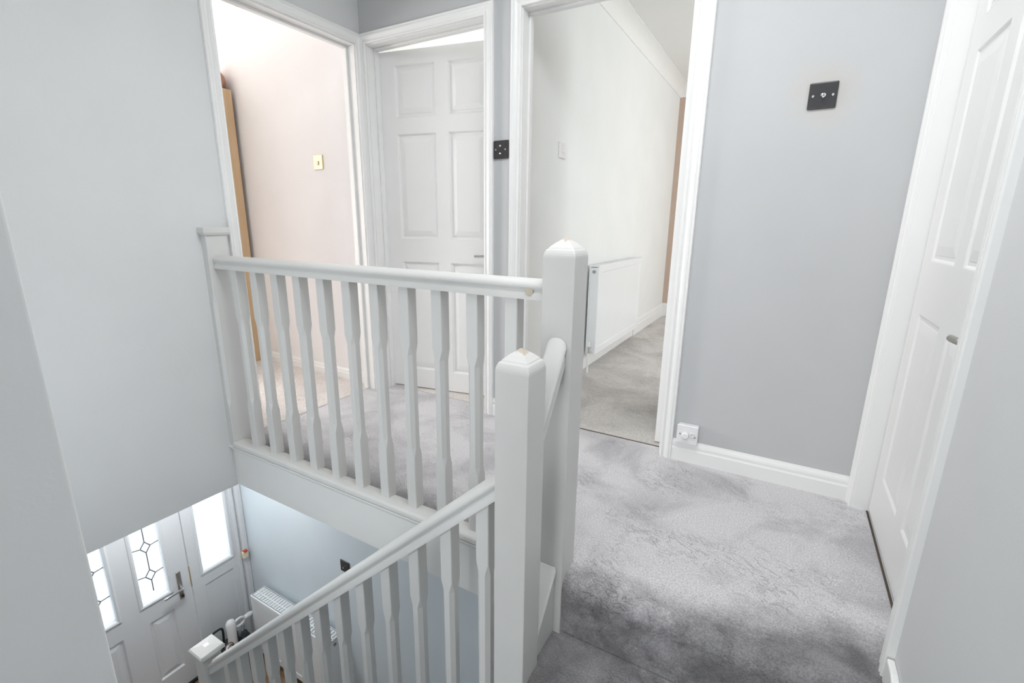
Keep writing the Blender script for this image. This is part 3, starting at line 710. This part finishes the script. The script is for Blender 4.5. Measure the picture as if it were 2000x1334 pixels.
# ------------------------------------------------------------------ switches and outlets
def plate(root, X, u0, u1, z0, z1, mat, th=0.006, bev=0.003):
    return obj('plate', fbox(X, u0, u1, 0.0, th, z0, z1), mat, root, bevel=bev, segs=3)
def screw(root, X, u, z, th, r=0.0042, mat='chrome'):
    return obj('screw', lathe(X(u, th - 0.001, z), X(0, 1, 0) - X(0, 0, 0), [(0, 0), (0, r), (0.0015, r * .9), (0.002, 0)]), mat, root, smooth='auto')
Xf = frame_xf('y', Y3, -1)
sw = thing('toggle_switch', Xf(2.250, 0, 1.461), 'square black nickel toggle light switch on the grey wall near the right-hand door', 'light switch')
plate(sw, Xf, 2.2065, 2.2935, 1.4615, 1.5485, 'black_nickel', 0.008, 0.004)
screw(sw, Xf, 2.220, 1.505, 0.008); screw(sw, Xf, 2.280, 1.505, 0.008)
dl = obj('toggle_collar', lathe(Xf(2.252, 0.007, 1.505), (0, -1, 0), [(0, 0), (0, 0.0075), (0.004, 0.007), (0.005, 0)]), 'chrome', sw, smooth='auto')
obj('toggle', lathe(Xf(2.252, 0.010, 1.505), (-0.25, -1, -0.12), [(0, 0), (0, 0.0035), (0.016, 0.0055), (0.020, 0.0045), (0.0215, 0)]), 'chrome', dl, smooth='auto')
s2 = thing('double_toggle_switch', Xf(0.930, 0, 1.36), 'black nickel light switch squeezed between the two far doorways', 'light switch')
plate(s2, Xf, 0.884, 0.968, 1.365, 1.450, 'black_nickel', 0.010, 0.004)
for u, z in ((0.930, 1.425), (0.930, 1.390)):
    obj('toggle', lathe(Xf(u, 0.009, z), (0, -1, -0.2), [(0, 0), (0, 0.004), (0.012, 0.005), (0.015, 0)]), 'chrome', s2, smooth='auto')
for u in (0.898, 0.952): screw(s2, Xf, u, 1.4075, 0.010)
Xp = frame_xf('y', 0.985, -1)
s3 = thing('brass_switch', Xp(-0.435, 0, 1.37), 'brass light switch plate on the pink bedroom wall', 'light switch')
plate(s3, Xp, -0.480, -0.395, 1.375, 1.462, 'brass', 0.007, 0.003)
obj('rocker', fbox(Xp, -0.447, -0.428, 0.006, 0.012, 1.400, 1.425), 'steel', s3, bevel=0.002)
screw(s3, Xp, -0.468, 1.418, 0.007, mat='brass'); screw(s3, Xp, -0.407, 1.418, 0.007, mat='brass')
Xb = frame_xf('x', 0.985, 1)
s4 = thing('white_switch', Xb(1.56, 0, 1.43), 'white plastic light switch on the white bedroom wall above the radiator', 'light switch')
plate(s4, Xb, 1.510, 1.600, 1.432, 1.520, 'white_plastic', 0.010, 0.003)
obj('rocker', fbox(Xb, 1.546, 1.566, 0.009, 0.015, 1.463, 1.490), 'white_plastic', s4, bevel=0.002)
Xh = frame_xf('y', YH, -1)
s5 = thing('hall_switch', Xh(-0.13, 0, -1.28), 'black light switch plate on the pale blue hall wall above the stair handrail', 'light switch')
plate(s5, Xh, -0.172, -0.085, -1.275, -1.188, 'black_nickel', 0.008, 0.004)
obj('toggle', lathe(Xh(-0.128, 0.007, -1.231), (0, -1, 0), [(0, 0), (0, 0.004), (0.014, 0.005), (0.016, 0)]), 'chrome', s5, smooth='auto')
s6 = thing('wall_outlet', Xf(1.93, 0, 0.10), 'white surface-mounted outlet box on top of the skirting beside the door frame', 'wall outlet')
obj('back_box', fbox(Xf, 1.886, 1.972, 0.0, 0.028, 0.100, 0.184), 'white_plastic', s6, bevel=0.003)
fp = obj('face_plate', fbox(Xf, 1.884, 1.974, 0.028, 0.036, 0.098, 0.186), 'white_plastic', s6, bevel=0.003, segs=3)
obj('knob', lathe(Xf(1.922, 0.035, 0.140), (0, -1, 0), [(0, 0), (0, 0.016), (0.014, 0.015), (0.018, 0.011), (0.018, 0)]), 'white_plastic', fp, smooth='auto')
obj('port', lathe(Xf(1.950, 0.035, 0.145), (0, -1, 0), [(0, 0), (0, 0.012), (0.006, 0.011), (0.006, 0.007), (0.002, 0.006), (0.002, 0)]), 'white_plastic', fp, smooth='auto')
screw(fp, Xf, 1.899, 0.142, 0.036, 0.005, 'steel'); screw(fp, Xf, 1.962, 0.136, 0.036, 0.005, 'steel')

# ------------------------------------------------------------------ pink bedroom: wardrobe and basket
wd = thing('wardrobe', (-1.60, 0.68, 0.003), 'tall tan wooden wardrobe whose side edge shows in the pink bedroom', 'wardrobe')
obj('side_panel', bx(-1.246, -1.228, 0.42, 0.955, 0.003, 1.92), 'tan_wood', wd, bevel=0.002)
obj('side_panel', bx(-1.96, -1.942, 0.42, 0.955, 0.003, 1.92), 'tan_wood', wd, bevel=0.002)
obj('back', bx(-1.942, -1.246, 0.945, 0.955, 0.05, 1.90), 'tan_wood', wd)
obj('top', bx(-1.942, -1.246, 0.42, 0.955, 1.902, 1.92), 'tan_wood', wd, bevel=0.002)
obj('plinth', bx(-1.942, -1.246, 0.45, 0.945, 0.003, 0.07), 'tan_wood', wd)
for x0, x1, kx in ((-1.94, -1.622, -1.65), (-1.618, -1.25, -1.59)):
    dr = obj('door', bx(x0, x1, 0.40, 0.419, 0.075, 1.90), 'tan_wood', wd, bevel=0.003)
    obj('knob', lathe((kx, 0.40, 1.0), (0, -1, 0), [(0, 0), (0, 0.008), (0.012, 0.007), (0.02, 0.015), (0.028, 0.012), (0.03, 0)]), 'brass', dr, smooth='auto')
bk = thing('basket', (-1.37, 0.895, 1.92), 'rounded russet brown basket on top of the tan wardrobe', 'basket')
prof = [(0.0, 0.0), (0.0, 0.055), (0.015, 0.068), (0.045, 0.075), (0.08, 0.071), (0.105, 0.058), (0.125, 0.034), (0.132, 0.0)]
bm = lathe((0, 0, 0), (0, 0, 1), prof, 32)
for v in bm.verts: v.co.x *= 1.9
bmesh.ops.translate(bm, verts=bm.verts, vec=(-1.37, 0.897, 1.921))
obj('body', bm, 'tan_leather', bk, smooth=True)
obj('handle', tube([(-1.37 + 0.08 * math.cos(t), 0.897, 2.035 + 0.035 * math.sin(t)) for t in [math.pi * i_ / 14 for i_ in range(15)]], 0.007), 'tan_leather', bk, smooth=True)

# ------------------------------------------------------------------ clutter by the front door
F = ZG; TZ = F + 0.20
sbx = thing('storage_box', (-1.16, 0.43, F), 'dark grey lidded box on the hall floor under the white appliance', 'box')
def rbox(cx, cy, kx, ky, z): return [(cx + sx * kx, cy + sy * ky, z) for sx, sy in ((-1, -1), (1, -1), (1, 1), (-1, 1))]
obj('body', loft([rbox(-1.16, 0.39, 0.115, 0.120, F + .001), rbox(-1.16, 0.39, 0.125, 0.130, F + 0.18)]), 'dark_fabric', sbx, bevel=0.01)
obj('lid', loft([rbox(-1.16, 0.39, 0.130, 0.135, F + .1805), rbox(-1.16, 0.39, 0.130, 0.135, F + 0.195), rbox(-1.16, 0.39, 0.12, 0.125, TZ)]), 'dark_fabric', sbx, bevel=0.004)
ap = thing('steam_cleaner', (-1.13, 0.39, TZ), 'white plastic steam cleaner with a loop handle standing on the dark box', 'appliance')
def ell(cx, cy, rx, ry, z, n=24): return [(cx + rx * math.cos(2 * math.pi * i_ / n), cy + ry * math.sin(2 * math.pi * i_ / n), z) for i_ in range(n)]
obj('body', loft([ell(-1.115, 0.372, 0.035, 0.040, TZ + .001), ell(-1.118, 0.374, 0.034, 0.038, TZ + 0.03), ell(-1.128, 0.380, 0.030, 0.032, TZ + 0.11), ell(-1.138, 0.386, 0.030, 0.034, TZ + 0.19),
                  ell(-1.145, 0.388, 0.028, 0.036, TZ + 0.235), ell(-1.148, 0.388, 0.020, 0.026, TZ + 0.255), ell(-1.149, 0.388, 0.006, 0.008, TZ + 0.262)]), 'white_plastic', ap, smooth=True)
obj('loop_handle', tube([(-1.150, 0.455 + 0.042 * math.cos(t), TZ + 0.190 + 0.032 * math.sin(t)) for t in [2 * math.pi * i_ / 28 for i_ in range(29)]], 0.010, 12), 'white_plastic', ap, smooth=True)
obj('nozzle', tube([(-1.150, 0.490, TZ + 0.195), (-1.155, 0.520, TZ + 0.190), (-1.16, 0.555, TZ + 0.182), (-1.165, 0.575, TZ + 0.176)], 0.02, 14, rad=[0.012, 0.020, 0.022, 0.010]), 'white_plastic', ap, smooth=True)
obj('base_tank', loft([ell(-1.118, 0.345, 0.04, 0.042, TZ + .001), ell(-1.118, 0.345, 0.04, 0.042, TZ + .04), ell(-1.118, 0.348, 0.03, 0.034, TZ + .065), ell(-1.118, 0.352, 0.01, 0.012, TZ + .075)]), 'white_plastic', ap, smooth='auto')
tag(obj('coiled_cord', tube([(-1.060 + 0.010 * math.sin(1.7 * t), 0.318 + 0.030 * math.cos(t), TZ + 0.105 + 0.062 * math.sin(t) - 0.004 * t) for t in [0.25 * i_ for i_ in range(56)]], 0.0045, 8), 'brown_cord', smooth=True),
    'loop of brown cord hanging in front of the white appliance', 'cord')
tag(obj('carry_strap', tube(smooth_path([(-1.240, 0.292, TZ + 0.003), (-1.225, 0.268, TZ + 0.10), (-1.20, 0.275, TZ + 0.190), (-1.195, 0.310, TZ + 0.205), (-1.19, 0.345, TZ + 0.195), (-1.20, 0.350, TZ + 0.10), (-1.215, 0.345, TZ + .003)], 8), 0.008, 10), 'black_rubber', smooth=True),
    'black carrying strap arching up beside the white appliance', 'strap')
def lump(cx, cy, cz, rx, ry, rz, seed):
    bm = bmesh.new(); bmesh.ops.create_icosphere(bm, subdivisions=4, radius=1.0); rnd = random.Random(seed)
    for v in bm.verts:
        n = v.co.normalized()
        k = 1 + 0.12 * math.sin(9 * n.x + seed) * math.cos(7 * n.y) + 0.08 * math.sin(17 * n.z + 6 * n.x + seed) + rnd.uniform(-.012, .012)
        v.co = Vector((cx + n.x * rx * k, cy + n.y * ry * k, cz + max(n.z * rz * k, -rz * 0.8)))
    return bm
tag(obj('dark_pouch', lump(-1.085, 0.452, TZ + 0.0645, 0.036, 0.030, 0.08, 4), 'dark_fabric', smooth=True), 'black crumpled pouch between the white appliance and the clear bag', 'pouch')
tag(obj('plastic_bag', lump(-1.19, 0.488, TZ + 0.0565, 0.045, 0.026, 0.07, 3), 'bag', smooth=True), 'crumpled clear plastic bag on the dark box by the radiator', 'bag')

# ------------------------------------------------------------------ added lamp to brighten the hall (unseen above the stairwell wall's lower edge)
hl = thing('added_hall_lamp', (-0.80, 0.05, FZ - 0.10), 'added round white flush lamp on the hall ceiling, out of view', 'lamp')
obj('base', lathe((-0.80, 0.05, FZ), (0, 0, -1), [(0, 0), (0, 0.14), (0.02, 0.14), (0.025, 0.13), (0.025, 0)]), 'white_plastic', hl, smooth='auto')
m_, t_, p_ = nt('added_lamp_diffuser'); p_.inputs['Emission Color'].default_value = (1, 0.97, 0.93, 1); p_.inputs['Emission Strength'].default_value = 2.0
M['added_diffuser'] = m_
obj('added_diffuser', lathe((-0.80, 0.05, FZ - 0.026), (0, 0, -1), [(0, 0), (0, 0.125), (0.03, 0.115), (0.055, 0.08), (0.065, 0.0)]), 'added_diffuser', hl, smooth=True)
area('added_hall_fill', (-0.80, 0.05, FZ - 0.10), (0, 0, -1), 0.25, 0.25, 8, (0.98, 0.99, 1.0))  # fill light of the added hall lamp
